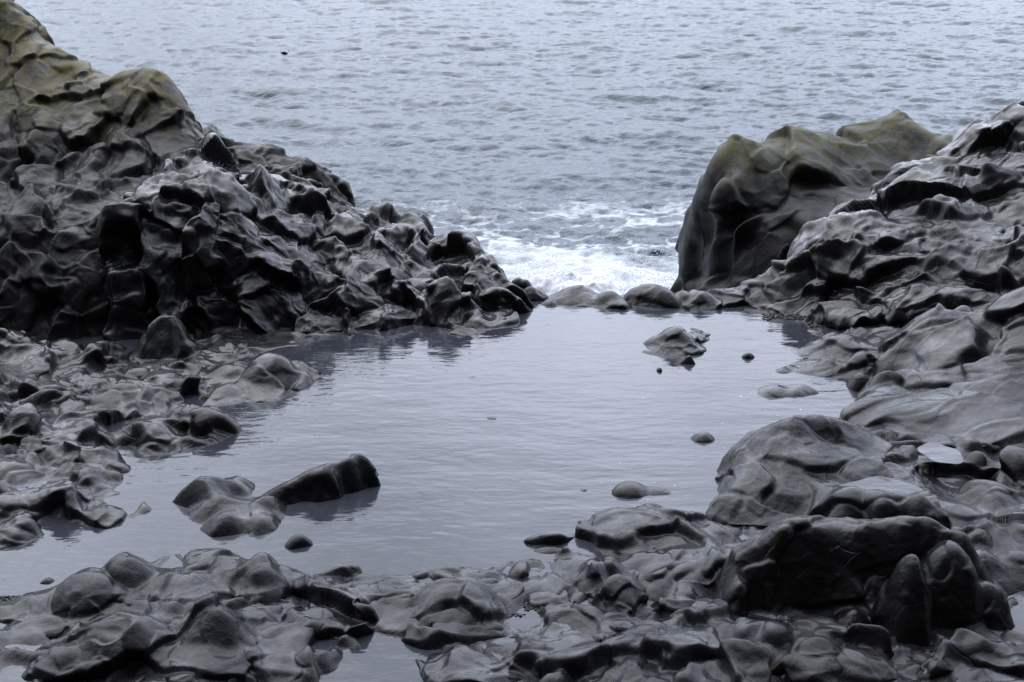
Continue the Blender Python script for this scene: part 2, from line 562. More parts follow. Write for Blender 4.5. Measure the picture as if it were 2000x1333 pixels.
ROCK = rock_material('wet_basalt', (.006, .006, .0068, 1), (.013, .0128, .0142, 1), (.14, .36))
ROCK_NEAR = rock_material('wet_basalt_near', (.005, .005, .0064, 1), (.0115, .0115, .0148, 1), (.12, .34), spec=.13, coat=.6)
ROCK_DARK = rock_material('dark_wet_basalt', (.0035, .0035, .0037, 1), (.008, .0076, .0078, 1), (.22, .42), coat=.5)
ROCK_CLIFF = rock_material('algae_filmed_basalt', (.010, .010, .010, 1), (.021, .0205, .0205, 1), (.32, .52), film_z=(1.65, 2.7), film_col=(.125, .110, .042, 1), coat=.1)
ROCK_HEAD = rock_material('mossy_headland_basalt', (.009, .009, .0095, 1), (.018, .0175, .0175, 1), (.36, .55), film_z=(.4, 1.05), film_col=(.085, .085, .036, 1), coat=.05)
ROCK_SEA = rock_material('sea_ridge_basalt', (.007, .0062, .0058, 1), (.017, .0145, .013, 1), (.4, .6), coat=.3)

def water_material(name, base, scale, strength, rough=.03, stretch=(1, 1, 1)):
    m, n, l, b = new_mat(name)
    b.inputs['Base Color'].default_value = base
    b.inputs['Roughness'].default_value = rough
    b.inputs['IOR'].default_value = 1.333
    geo = n.new('ShaderNodeNewGeometry')
    mp = n.new('ShaderNodeMapping'); mp.inputs['Scale'].default_value = stretch
    l.new(geo.outputs['Position'], mp.inputs['Vector'])
    prev = None
    for sc_, dist in scale:
        t = n.new('ShaderNodeTexNoise'); t.inputs['Scale'].default_value = sc_; t.inputs['Detail'].default_value = 3
        l.new(mp.outputs[0], t.inputs['Vector'])
        bp = n.new('ShaderNodeBump'); bp.inputs['Strength'].default_value = strength; bp.inputs['Distance'].default_value = dist
        l.new(t.outputs[0], bp.inputs['Height'])
        if prev: l.new(prev.outputs[0], bp.inputs['Normal'])
        prev = bp
    l.new(prev.outputs[0], b.inputs['Normal'])
    return m

POOL = water_material('pool_water', (.033, .036, .046, 1), ((1.3, .03), (6.0, .009), (17, .0015)), .5, .02, (.7, 1.5, 1))

# ------------------------------------------------------------------ setting: bedrock, pool, sea
def build_bedrock():
    V = relief(G, -.62, .62, 6.6, 28.0, 5.0)
    P = V.reshape(-1, 3)
    V = displace(V, big=.05, small=.05, scale=.36, seed=100, scallop=.6)
    keep = np.ones((V.shape[0] - 1, V.shape[1] - 1), bool)
    tag(mesh_from_grid('bedrock', V, keep, ROCK_NEAR), kind='structure')
    # the land around and behind the viewpoint
    xs = np.linspace(-60, 60, 160); ys = np.linspace(-60, 6.9, 110)
    Yg, Xg = np.meshgrid(ys, xs, indexing='ij')
    near = G(np.clip(Xg, -12, 12), np.clip(Yg, -5, 10)) - .05
    hill = np.maximum(0, -Yg - 7) * .85 + np.maximum(0, np.abs(Xg) - 14) * .45
    Z = near + np.minimum(hill, 34) + .9 * np.clip(hill, 0, 1) * fbm(np.stack([Xg, Yg, 0 * Xg], -1).reshape(-1, 3) * .25, 4, 5).reshape(Xg.shape) * 3
    Z -= .12
    tag(mesh_from_grid('hillside', np.stack([Xg, Yg, Z], -1), np.ones((len(ys) - 1, len(xs) - 1), bool), ROCK_SEA), kind='structure')

def build_pool():
    xs = np.linspace(-9, 7.5, 60); ys = np.linspace(6.8, 17.75, 50)
    Yg, Xg = np.meshgrid(ys, xs, indexing='ij')
    V = np.stack([Xg, Yg, np.zeros_like(Xg)], -1)
    tag(mesh_from_grid('pool_water', V, np.ones((49, 59), bool), POOL), kind='structure')

SEA_Z = -3.0
def ocean_tile(N=1024, L=56.0, seed=3, wind=4.0, wdir=R(250)):
    rs = np.random.RandomState(seed)
    k1 = np.fft.fftfreq(N, L / N) * 2 * np.pi
    KX, KY = np.meshgrid(k1, k1, indexing='xy')
    K = np.hypot(KX, KY); K[0, 0] = 1e-6
    Lw = wind ** 2 / 9.81
    cosf = (KX * math.cos(wdir) + KY * math.sin(wdir)) / K
    Ph = np.exp(-1 / (K * Lw) ** 2) / K ** 3.3 * (0.12 + np.abs(cosf) ** 2) * np.exp(-(K * 0.035) ** 2)
    Ph[K < 2 * np.pi / 12] *= .25
    Ph[0, 0] = 0
    Hk = np.sqrt(Ph) * (rs.randn(N, N) + 1j * rs.randn(N, N))
    h = np.real(np.fft.ifft2(Hk))
    sc_ = 0.085 / h.std()
    h *= sc_
    dx = np.real(np.fft.ifft2(Hk * -1j * KX / K)) * sc_
    dy = np.real(np.fft.ifft2(Hk * -1j * KY / K)) * sc_
    return h, dx, dy, L

def sample_tile(T, X, Y, L):
    N = T.shape[0]
    u = (X / L * N) % N; v = (Y / L * N) % N
    i, j = np.floor(u).astype(int) % N, np.floor(v).astype(int) % N
    fu, fv = u - np.floor(u), v - np.floor(v)
    i2, j2 = (i + 1) % N, (j + 1) % N
    return (T[j, i] * (1 - fu) + T[j, i2] * fu) * (1 - fv) + (T[j2, i] * (1 - fu) + T[j2, i2] * fu) * fv

def build_sea():
    h, dx, dy, L = ocean_tile()
    # rows crowd towards the viewer; beyond 180 m they open up quickly to the horizon
    Ys = np.concatenate([np.geomspace(20, 190, 900), np.geomspace(195, 5500, 50)])
    S = np.concatenate([np.linspace(-2.5, -.48, 40)[:-1], np.linspace(-.48, .48, 760), np.linspace(.48, 2.5, 40)[1:]])
    Yg, Sg = np.meshgrid(Ys, S, indexing='ij')
    X = Yg * Sg
    fade = np.clip(1.4 - Yg / 420, .25, 1)
    H = sample_tile(h, X, Yg, L); DX = sample_tile(dx, X, Yg, L); DY = sample_tile(dy, X, Yg, L)
    Lb = 9.0
    big = .05 * np.sin(.55 * Yg + .13 * X + 2 * np.sin(.07 * X + .11 * Yg))
    ch = 1.15
    Z = SEA_Z + (H + big) * fade
    Xd, Yd = X + ch * DX * fade, Yg + ch * DY * fade
    # foam: white water where the swell meets the rocks, streaks drifting off it
    P = np.stack([Xd, Yd, Z], -1).reshape(-1, 3)
    cxs, cys = 1.6, 27.5
    dist = np.hypot((Xd - cxs) / 1.25, (Yd - cys) / 1.0)
    f1 = fbm(P * np.array([.9, .7, .9]), 4, 41).reshape(X.shape)
    f2 = 1 - np.abs(fbm(P * np.array([1.2, 1.5, 1]) + 9, 4, 57).reshape(X.shape)) * 3.2
    core = np.clip((6.2 - dist) / 3.0 + f1 * .9, 0, 1)
    lace = np.clip((14 - dist) / 7.0, 0, 1) * np.clip(f2 * 1.3 - .45 + f1 * .8, 0, 1)
    foam = np.clip(np.maximum(core, lace * .85), 0, 1)
    Z += core * (.12 + .25 * np.clip(fbm(P * 1.4, 4, 77).reshape(X.shape), 0, 1))
    m, n, l, b = new_mat('sea_water')
    at = n.new('ShaderNodeAttribute'); at.attribute_name = 'foam'
    geo = n.new('ShaderNodeNewGeometry')
    t = n.new('ShaderNodeTexNoise'); t.inputs['Scale'].default_value = 5.0; t.inputs['Detail'].default_value = 8; t.inputs['Roughness'].default_value = .7
    l.new(geo.outputs['Position'], t.inputs['Vector'])
    ad = n.new('ShaderNodeMath'); ad.operation = 'ADD'
    l.new(at.outputs['Fac'], ad.inputs[0]); l.new(t.outputs[0], ad.inputs[1])
    rg = n.new('ShaderNodeMapRange'); rg.inputs[1].default_value = .68; rg.inputs[2].default_value = 1.15
    l.new(ad.outputs[0], rg.inputs[0])
    mx = n.new('ShaderNodeMix'); mx.data_type = 'RGBA'
    l.new(rg.outputs[0], mx.inputs[0])
    mx.inputs[6].default_value = (.019, .047, .068, 1); mx.inputs[7].default_value = (.62, .66, .70, 1)
    l.new(mx.outputs[2], b.inputs['Base Color'])
    mr = n.new('ShaderNodeMapRange'); b.inputs['Specular IOR Level'].default_value = .36; mr.inputs[3].default_value = .17; mr.inputs[4].default_value = .75
    l.new(rg.outputs[0], mr.inputs[0]); l.new(mr.outputs[0], b.inputs['Roughness'])
    b.inputs['IOR'].default_value = 1.333
    prev = None
    for sc_, dist_, st in ((3.2, .10, .7), (10, .03, .75), (28, .007, .7)):
        tt = n.new('ShaderNodeTexNoise'); tt.inputs['Scale'].default_value = sc_; tt.inputs['Detail'].default_value = 4
        l.new(geo.outputs['Position'], tt.inputs['Vector'])
        bp = n.new('ShaderNodeBump'); bp.inputs['Strength'].default_value = st; bp.inputs['Distance'].default_value = dist_
        l.new(tt.outputs[0], bp.inputs['Height'])
        if prev: l.new(prev.outputs[0], bp.inputs['Normal'])
        prev = bp
    l.new(prev.outputs[0], b.inputs['Normal'])
    V = np.stack([Xd, Yd, Z], -1)
    tag(mesh_from_grid('sea', V, np.ones((V.shape[0] - 1, V.shape[1] - 1), bool), m, attrs={'foam': foam}), kind='structure')

# ------------------------------------------------------------------ rock builders
def lump_rock(name, lumps, mat, label, cat='rock', group=None, k=.05, floor=None, plate=None, dome=None, amp=1.0, dpx=2.2, scale=.42, seed=1, base=None, **kw):
    lumps = [l if isinstance(l, Lump) else Lump(*l[:4], **dict({'dome': (plate is None) if dome is None else dome}, **(l[4] if len(l) > 4 else {}))) for l in lumps]
    bx = np.array([l.box() for l in lumps])
    x0, x1, y0, y1 = bx[:, 0].min(), bx[:, 1].max(), bx[:, 2].min(), bx[:, 3].max()
    s0, s1 = min(x0 / y0, x0 / y1), max(x1 / y0, x1 / y1)
    def zf(X, Y):
        z = lumps_z(lumps, X, Y, k)
        if plate is None:
            return z
        r = np.full(X.shape, 9.0)
        for l in lumps:
            l.z(X, Y)
            r = np.minimum(r, l.rho)
        return smax(z, G(X, Y) + plate - .25 * np.maximum(0, r - 1.15), .06)
    V = relief(lambda X, Y: np.maximum(zf(X, Y), -.9), s0, s1, y0, y1, dpx)
    g = G(V[..., 0], V[..., 1])
    cut = (g - .16) if floor is None else np.full(g.shape, floor)
    ok = V[..., 2] > np.maximum(cut, -.55)
    keep = ok[:-1, :-1] | ok[1:, :-1] | ok[:-1, 1:] | ok[1:, 1:]
    D = displace(V, big=.10 * amp, small=.045 * amp, scale=scale, seed=seed, fine=.004, **kw)
    o = mesh_from_grid(name, D, keep, mat)
    return tag(o, label, cat, group)

def slope_rock(name, ctrl, mat, label, cat='rock', crest=(), bumps=(), group=None, dpx=2.2, amp=1.0, small=.05, scale=.55, seed=1, trim=-.6, scallop=.4, c=.25, lumps=(), stretch=(1, 1, 1), skirt=1.6, big=.14, bk=1.0, **dk):
    pts = [p if isinstance(p, np.ndarray) else at_y(*p) for p in ctrl] + [at_y(*p) for p in crest]
    hp = list(pts)
    for p in crest:
        P = at_y(*p)
        pts.append(P + np.array([0, .5, -.28]) * bk); pts.append(P + np.array([0, 1.2, -1.1]) * bk)
        hp.append(pts[-1])
    f = rbf_fit(pts, c)
    hl = hull(hp)
    zf = lambda X, Y: np.maximum(f(X, Y) - skirt * outside(X, Y, hl), -4)
    if lumps:
        zf0 = zf
        ll = [Lump(*q[:4], **q[4]) for q in lumps]
        zf = lambda X, Y: smax(zf0(X, Y), lumps_z(ll, X, Y, .06), .10)
    A = np.array(hp)
    y0, y1 = A[:, 1].min() - .7, A[:, 1].max() + .8
    s = A[:, 0] / A[:, 1]
    V = relief(zf, s.min() - .04, s.max() + .04, y0, y1, dpx)
    ok = V[..., 2] > trim
    keep = ok[:-1, :-1] | ok[1:, :-1] | ok[:-1, 1:] | ok[1:, 1:]
    bl = [Bump(zf, *b[:5], **(b[5] if len(b) > 5 else {})) for b in bumps]
    D = displace(V, bumps=bl, **dk, big=big * amp, small=small * amp, scale=scale, seed=seed, scallop=scallop, stretch=stretch)
    return tag(mesh_from_grid(name, D, keep, mat), label, cat, group)

build_bedrock()
build_pool()
build_sea()

# ---- left: olive cliff, grey ridge, dark seaward ridge
slope_rock('rock_cliff', [
    (-150, 100, 21.3), (-150, 330, 19.3), (-150, 560, 17.2), (-150, 690, 16.2),
    (0, 200, 20.4), (100, 200, 20.3), (200, 205, 20.0), (300, 240, 19.6), (380, 285, 19.3),
    (0, 330, 19.2), (100, 330, 19.1), (200, 300, 19.2), (300, 310, 19.0), (0, 450, 17.1), (100, 450, 17.0), (200, 450, 16.9), (320, 400, 17.9),
    (0, 560, 16.55), (100, 580, 16.4), (200, 580, 16.35), (0, 690, 16.2), (100, 690, 16.1), (200, 700, 16.0), (60, 100, 21.2), (0, 80, 21.4), (130, 160, 20.8)],
    ROCK_CLIFF, 'tall sloping rock cliff, olive at its top and grey below, at the upper left', 'cliff',
    crest=[(-150, -170, 22.6), (-60, -70, 22.3), (0, -10, 22.0), (55, 30, 21.8), (75, 64, 21.7), (110, 92, 21.6), (155, 120, 21.4), (205, 145, 21.2), (260, 142, 20.5), (340, 172, 20.2), (365, 215, 20.0), (400, 272, 19.7)],
    seed=11, scale=.44, stretch=(.9, 1, 1.5), fade=(1.7, 2.5, .45))
slope_rock('rock_ridge', [
    (240, 430, 16.7), (350, 420, 16.8), (430, 430, 16.8), (550, 440, 17.5), (650, 480, 17.7), (750, 480, 18.1),
    (230, 640, 16.15), (330, 640, 16.25), (430, 645, 16.2), (550, 645, 16.3), (640, 645, 16.3), (720, 630, 16.5), (850, 615, 16.8), (920, 600, 17.1),
    (640, 560, 16.95), (750, 545, 17.3), (850, 520, 18.0), (910, 540, 17.5), (980, 590, 17.3),
    (300, 370, 17.5), (400, 350, 17.7), (500, 375, 18.2), (600, 400, 18.6), (700, 440, 18.6), (800, 462, 18.8), (880, 500, 18.6)],
    ROCK, 'long lumpy ridge of wet grey rock running down from the olive cliff to the pool', 'rock',
    crest=[(330, 340, 18.4), (385, 300, 18.8), (440, 322, 18.9), (500, 342, 18.9), (560, 356, 19.6), (640, 392, 19.8), (690, 422, 19.7), (740, 428, 19.7), (790, 426, 19.7), (840, 446, 19.5), (890, 482, 19.2), (950, 514, 18.8), (985, 545, 17.9), (1008, 588, 17.5)],
    seed=23, scale=.37, big=.15, stretch=(1, 1, 1.35))
slope_rock('sea_ridge', [(420, 330, 21.6), (520, 350, 21.6), (620, 400, 21.5), (690, 440, 21.5), (380, 300, 21.8)],
    ROCK_SEA, 'dark brown jagged rock ridge behind the grey ridge, against the sea', 'rock',
    crest=[(370, 242, 22.6), (420, 258, 22.5), (480, 278, 22.4), (530, 288, 22.4), (575, 304, 22.3), (612, 316, 22.3), (655, 350, 22.2), (680, 372, 22.2), (692, 405, 22.1)],
    seed=37, scale=.4, trim=-3.5, big=.1)

# ---- right: headland and slope
slope_rock('rock_headland', [
    (1392, 360, 23.42), (1385, 450, 23.12), (1352, 553, 22.88), (1400, 400, 22.81), (1480, 385, 22.69), (1550, 360, 22.94), (1640, 310, 23.91), (1750, 300, 24.52), (1850, 300, 24.77),
    (1400, 500, 22.51), (1480, 480, 22.08), (1520, 500, 21.84), (1600, 430, 22.45), (1680, 400, 22.69), (1400, 572, 22.27), (1460, 570, 21.84), (1362, 565, 22.57)],
    ROCK_HEAD, 'large rounded headland rock with olive top and dark undercut face beside the sea gap', 'rock',
    crest=[(1388, 320, 23.79), (1402, 292, 24.03), (1451, 294, 24.28), (1510, 267, 24.77), (1566, 253, 25.13), (1650, 243, 25.62), (1738, 224, 25.99), (1773, 223, 25.99), (1808, 246, 25.62), (1872, 262, 25.38)],
    seed=74, scale=1.1, big=.22, trim=-3.6, scallop=.15, pillow=0, sharp=1.1, skirt=2.5, small=.09, c=.3)
slope_rock('rock_slope', [
    (1800, 350, 19.2), (1900, 400, 18.2), (2000, 380, 18.2), (1700, 470, 17.6), (1800, 480, 17.2), (1900, 500, 16.9), (2000, 500, 16.6), (1520, 550, 17.7), (1600, 560, 17.2), (1700, 570, 16.8),
    (1750, 620, 16.3), (1470, 598, 17.5), (1540, 610, 17.1), (1600, 625, 16.8), (1720, 645, 16.3), (1850, 600, 16.0), (2000, 600, 15.6), (2150, 500, 16), (2150, 350, 18), (1740, 380, 18.8), (1900, 320, 19.4)],
    ROCK, 'broad rippled slope of grey rock right of the headland, falling to the pool', 'rock',
    crest=[(1850, 280, 20.3), (1875, 262, 20.4), (1900, 245, 20.5), (1925, 230, 20.5), (1950, 216, 20.5), (2000, 216, 20.3), (2100, 200, 20), (2200, 190, 20)],
    seed=67, scale=.42, sharp=.85, stretch=(1.35, 1, .8))

# ---- low masses made of worn lumps
def ledge(name, lumps, mat, label, **kw):
    kw.setdefault('plate', .03)
    kw.setdefault('k', .045)
    return lump_rock(name, lumps, mat, label, **kw)

ledge('rock_ledge', [(333, 611, 716, 60, dict(dome=True, q=8, p=1.2, n=5)), (441, 639, 672, 60), (497, 627, 653, 40), (430, 668, 700, 46), (497, 670, 695, 45), (570, 668, 690, 50), (367, 702, 738, 50),
    (458, 710, 756, 45), (525, 698, 770, 52), (567, 715, 745, 28), (462, 750, 791, 55), (287, 717, 735, 25), (540, 640, 665, 60), (620, 625, 650, 50), (300, 650, 700, 30)],
    ROCK, 'low rock ledge with one tall cone at the foot of the grey ridge', seed=86, amp=.42)
ledge('rock_ledge', [(10, 635, 707, 50), (45, 668, 700, 40), (20, 690, 718, 30), (130, 682, 714, 46), (178, 674, 728, 28), (154, 700, 735, 36), (95, 714, 738, 35), (102, 756, 791, 40), (45, 756, 785, 38), (154, 731, 763, 50)],
    ROCK, 'pale wet rock ledge below the dark cliff foot at the left edge', seed=82)
ledge('rock_ledge', [(308, 737, 784, 55), (350, 745, 790, 40), (245, 760, 801, 50), (210, 784, 826, 65), (300, 787, 810, 35), (330, 793, 812, 32), (360, 790, 815, 30), (413, 812, 865, 42), (392, 826, 868, 45),
    (455, 836, 855, 18), (298, 819, 896, 75), (196, 861, 912, 62), (112, 805, 840, 52), (45, 801, 868, 40), (0, 798, 840, 22), (88, 847, 886, 45), (115, 868, 890, 35), (158, 840, 872, 40)],
    ROCK, 'wide wet rock ledge with a dark blocky front on the left shore of the pool', seed=83)
ledge('rock_ledge', [(20, 895, 955, 60), (60, 893, 920, 40), (130, 925, 975, 55), (160, 925, 975, 35), (215, 925, 952, 34), (125, 950, 1020, 55), (70, 975, 1020, 45), (203, 995, 1034, 40), (40, 1015, 1073, 50), (5, 985, 1030, 45)],
    ROCK, 'dark pointed rock ledge at the left edge, its tip in the pool', seed=84)

# islands in the pool
lump_rock('boulder', [(397, 928, 1004, 58, dict(n=4, q=12, p=1.2, seed=4)), (445, 938, 985, 58, dict(q=8)), (430, 970, 1028, 66, dict(q=8, p=1.5)), (440, 1002, 1054, 52, dict(q=8)), (500, 1008, 1052, 50, dict(q=8)), (518, 972, 1015, 46, dict(q=8)), (475, 985, 1040, 60, dict(dome=False))], ROCK_NEAR,
    'low many-humped boulder in the pool with a pyramid peak at its left', cat='boulder', floor=-.4, seed=91, amp=.16, k=.06)
slope_rock('boulder', [at_z(505, 978, -.06), at_z(545, 1003, -.06), at_z(600, 996, -.06), at_z(655, 990, -.06), at_z(672, 978, -.05), at_z(705, 968, -.06), at_z(738, 952, -.06), at_z(750, 938, -.06), (575, 965, 11.32), (620, 955, 11.35), (660, 950, 11.42), (700, 925, 11.62)],
    ROCK_NEAR, 'long smooth dark dome-backed boulder standing in the pool, split by a crack', 'boulder',
    crest=[(512, 970, 11.38), (535, 952, 11.42), (565, 936, 11.46), (600, 921, 11.48), (632, 914, 11.5), (655, 916, 11.55), (672, 899, 11.68), (692, 895, 11.72), (714, 898, 11.74), (730, 914, 11.74), (742, 934, 11.72)],
    c=.13, seed=92, amp=.14, scale=.4, trim=-.3, dpx=1.8, bk=.4)
lump_rock('stone', [(581, 1048, 1080, 30)], ROCK_NEAR, 'small half-sunk stone in front of the long dome-backed boulder', cat='stone', floor=-.3, seed=93, amp=.4)
lump_rock('rock', [(1318, 641, 692, 36), (1290, 652, 688, 32), (1345, 652, 672, 26), (1272, 674, 690, 24), (1312, 668, 698, 34)], ROCK, 'jagged rock standing in the far right of the pool', floor=-.3, seed=94, amp=.45, dome=False, k=.03, scale=.35)
lump_rock('stone', [(1345, 692, 718, 20), (1330, 703, 718, 14)], ROCK, 'small stone just in front of the jagged rock in the pool', cat='stone', floor=-.3, seed=95, amp=.5)
lump_rock('stone', [(1290, 718, 731, 9)], ROCK, 'tiny pointed stone left of the small stone by the jagged rock', cat='stone', floor=-.3, seed=96, amp=.3)
lump_rock('flat_stone', [(1515, 756, 783, 45), (1560, 756, 782, 40)], ROCK, 'long flat oval stone barely above the water on the right of the pool', cat='stone', floor=-.3, seed=97, amp=.15)
lump_rock('stone', [(1375, 846, 872, 31)], ROCK_NEAR, 'small low dark stone alone in the water left of the big smooth boulder', cat='stone', floor=-.3, seed=98, amp=.1)
lump_rock('stone', [(925, 735, 747, 21)], ROCK, 'sliver of stone breaking the water in the middle of the pool, the farther of two', cat='stone', floor=-.2, seed=99, amp=.1)
lump_rock('stone', [(962, 815, 827, 18)], ROCK, 'sliver of stone breaking the water in the middle of the pool, the nearer of two', cat='stone', floor=-.2, seed=101, amp=.1)
lump_rock('stone', [(577, 777, 788, 14)], ROCK, 'speck of stone in the water beside the left ledge tip', cat='stone', floor=-.2, seed=102, amp=.1)
lump_rock('stone', [(1140, 956, 967, 14)], ROCK, 'speck of stone left of the flat tongue of rock', cat='stone', floor=-.2, seed=103, amp=.1)
lump_rock('stone', [(1461, 691, 706, 14)], ROCK, 'speck of stone in the water right of the jagged rock', cat='stone', floor=-.2, seed=104, amp=.2)
lump_rock('flat_stone', [(1228, 947, 981, 44, dict(p=2.2)), (1280, 957, 977, 52, dict(p=2.2))], ROCK_NEAR, 'pale flat tongue of rock lying in the water left of the big smooth boulder', cat='stone', floor=-.3, seed=105, amp=.12)
lump_rock('flat_stone', [(1072, 1072, 1090, 48)], ROCK_NEAR, 'thin flat stone at the water edge of the near ledge', cat='stone', floor=-.2, seed=106, amp=.1)
lump_rock('stone', [(92, 1131, 1149, 20)], ROCK_NEAR, 'small stone in the shallows at the lower left edge', cat='stone', floor=-.2, seed=107, amp=.2)

# tip of the grey ridge
ledge('rock_tip', [(860, 552, 640, 45, dict(rot=.3)), (820, 560, 625, 50), (905, 578, 640, 40), (965, 568, 625, 40), (930, 600, 645, 60), (985, 610, 640, 45)],
    ROCK, 'pointed rocks at the end of the grey ridge, dipping into the pool', seed=111, floor=-.3)
# sill
lump_rock('boulder', [(1015, 545, 585, 28)], ROCK_DARK, 'rounded boulder against the end of the grey ridge by the surf', cat='boulder', floor=-.5, seed=121, amp=.3)
lump_rock('boulder', [(1040, 563, 593, 30)], ROCK_DARK, 'smooth low boulder at the left end of the sill, by the surf', cat='boulder', floor=-.5, seed=122, amp=.3)
lump_rock('boulder', [(1130, 567, 604, 62), (1185, 572, 606, 42), (1200, 588, 611, 36), (1090, 580, 602, 45)], ROCK_DARK, 'long flat smooth boulder in the middle of the sill below the white water', cat='boulder', floor=-.5, seed=123, amp=.35)
lump_rock('boulder', [(1270, 557, 606, 58, dict(q=8, p=1.9)), (1292, 566, 607, 44, dict(q=8))], ROCK_DARK, 'round dark boulder of the sill, right of the long flat one', cat='boulder', floor=-.5, seed=124, amp=.25)
lump_rock('boulder', [(1340, 573, 605, 30), (1368, 571, 607, 30), (1330, 585, 606, 30)], ROCK_DARK, 'small cleft boulder of the sill under the headland', cat='boulder', floor=-.5, seed=125, amp=.5, dome=False)
lump_rock('rock', [(1412, 572, 602, 42), (1445, 572, 603, 40), (1475, 552, 602, 44)], ROCK_DARK, 'low rock at the right end of the sill at the headland foot', floor=-.5, seed=126, amp=.6, dome=False)

# right shore
ledge('rock_shore', [(1650, 658, 712, 58), (1622, 703, 742, 42), (1622, 642, 660, 30), (1682, 637, 662, 25), (1720, 633, 655, 35), (1690, 690, 745, 40)],
    ROCK, 'pointed low rocks running into the far right corner of the pool', seed=131, amp=.6)
slope_rock('rock_shore', [at_z(1650, 745, -.06), at_z(1690, 768, -.03), (1760, 740, 14.25), (1800, 720, 14.2), (1900, 705, 14.0), (1870, 742, 13.85), (1830, 682, 14.4), (1890, 652, 14.5), (1960, 645, 14.25), (2000, 700, 13.8), (1940, 690, 14.0), (1780, 690, 14.6), (1740, 705, 14.6), (1900, 620, 14.75),
    (2150, 640, 14.2), (2150, 760, 13.4), (2000, 750, 13.5), (1960, 745, 13.6), (1840, 750, 13.75)],
    ROCK, 'big folded wet rocks above the right shore of the pool', crest=[(1684, 748, 14.3), (1700, 702, 14.95), (1740, 664, 15.05), (1800, 620, 15.0), (1870, 600, 14.9), (1950, 582, 14.8), (2000, 572, 14.7), (2120, 560, 14.6)],
    seed=137, scale=.6, amp=.95, c=.1, bk=.6, trim=-.3, stretch=(1.3, 1, .9), small=.035)
slope_rock('rock_shore', [at_z(1640, 806, -.06), at_z(1668, 836, -.02), (1720, 800, 13.3), (1800, 768, 13.5), (1900, 738, 13.6), (1970, 724, 13.55), (2100, 700, 13.6), (1740, 838, 12.75), (1820, 852, 12.5), (1900, 848, 12.4), (2000, 832, 12.4), (1850, 800, 13.0), (1940, 790, 12.95), (2100, 820, 12.4), (1760, 800, 13.1), (1830, 870, 12.2), (1920, 870, 12.1)],
    ROCK_NEAR, 'smooth streaked rock slope above the big smooth boulder on the right shore', crest=[(1655, 798, 13.6), (1685, 768, 13.8), (1715, 746, 13.95), (1755, 738, 14.0), (1795, 752, 13.9), (1850, 745, 13.9), (1900, 728, 13.9), (1960, 712, 13.9), (2100, 690, 13.9)],
    seed=138, scale=.6, amp=.6, c=.1, bk=.5, trim=-.3, stretch=(1.5, .8, .8), small=.03)
slope_rock('boulder', [at_z(1403, 942, -.05), at_z(1372, 978, -.05), at_z(1383, 1008, .0), at_z(1425, 1024, .02), at_z(1500, 1028, .05), at_z(1600, 1026, .08), at_z(1690, 1030, .14), at_z(1780, 1030, .2), at_z(1850, 1010, .28),
    (1440, 905, 11.7), (1500, 870, 11.72), (1560, 868, 11.72), (1640, 872, 11.75), (1580, 915, 11.38), (1500, 924, 11.36), (1430, 935, 11.4), (1650, 925, 11.3), (1510, 940, 11.2), (1440, 962, 11.1), (1600, 952, 11.12), (1510, 1008, 10.86), (1610, 1000, 10.86), (1400, 975, 11.1),
    at_z(1655, 972, .30), at_z(1720, 993, .31), at_z(1790, 990, .33), at_z(1830, 970, .36), at_z(1700, 958, .20), at_z(1750, 968, .19), at_z(1670, 940, .27), (1740, 900, 11.6), (1700, 880, 11.75), at_z(1650, 1010, .2), at_z(1740, 1015, .24)],
    ROCK_NEAR, 'big smooth humped boulder on the right shore holding a small puddle behind it', 'boulder',
    crest=[(1409, 928, 11.75), (1430, 892, 11.85), (1470, 850, 11.9), (1510, 826, 11.95), (1560, 813, 12.0), (1610, 813, 12.05), (1650, 821, 12.1), (1690, 841, 12.1), (1722, 862, 12.1)],
    c=.06, seed=135, amp=.5, scale=.5, trim=-.3, bk=.6, dpx=2.0)
ledge('rock_block', [(1923, 884, 945, 42), (1985, 887, 960, 50), (1965, 840, 890, 60), (1910, 860, 900, 30), (1800, 905, 960, 95), (1947, 945, 1015, 60)],
    ROCK_DARK, 'dark blocky rock behind the puddle at the right edge', seed=134, amp=.6)
ledge('rock_slab', [(1867, 1000, 1055, 75), (1916, 1037, 1085, 32), (1923, 1072, 1142, 50), (1985, 1076, 1146, 50), (1990, 1020, 1070, 50)],
    ROCK_NEAR, 'flat smooth slabs at the right edge behind the hollow rock', seed=135, amp=.4)
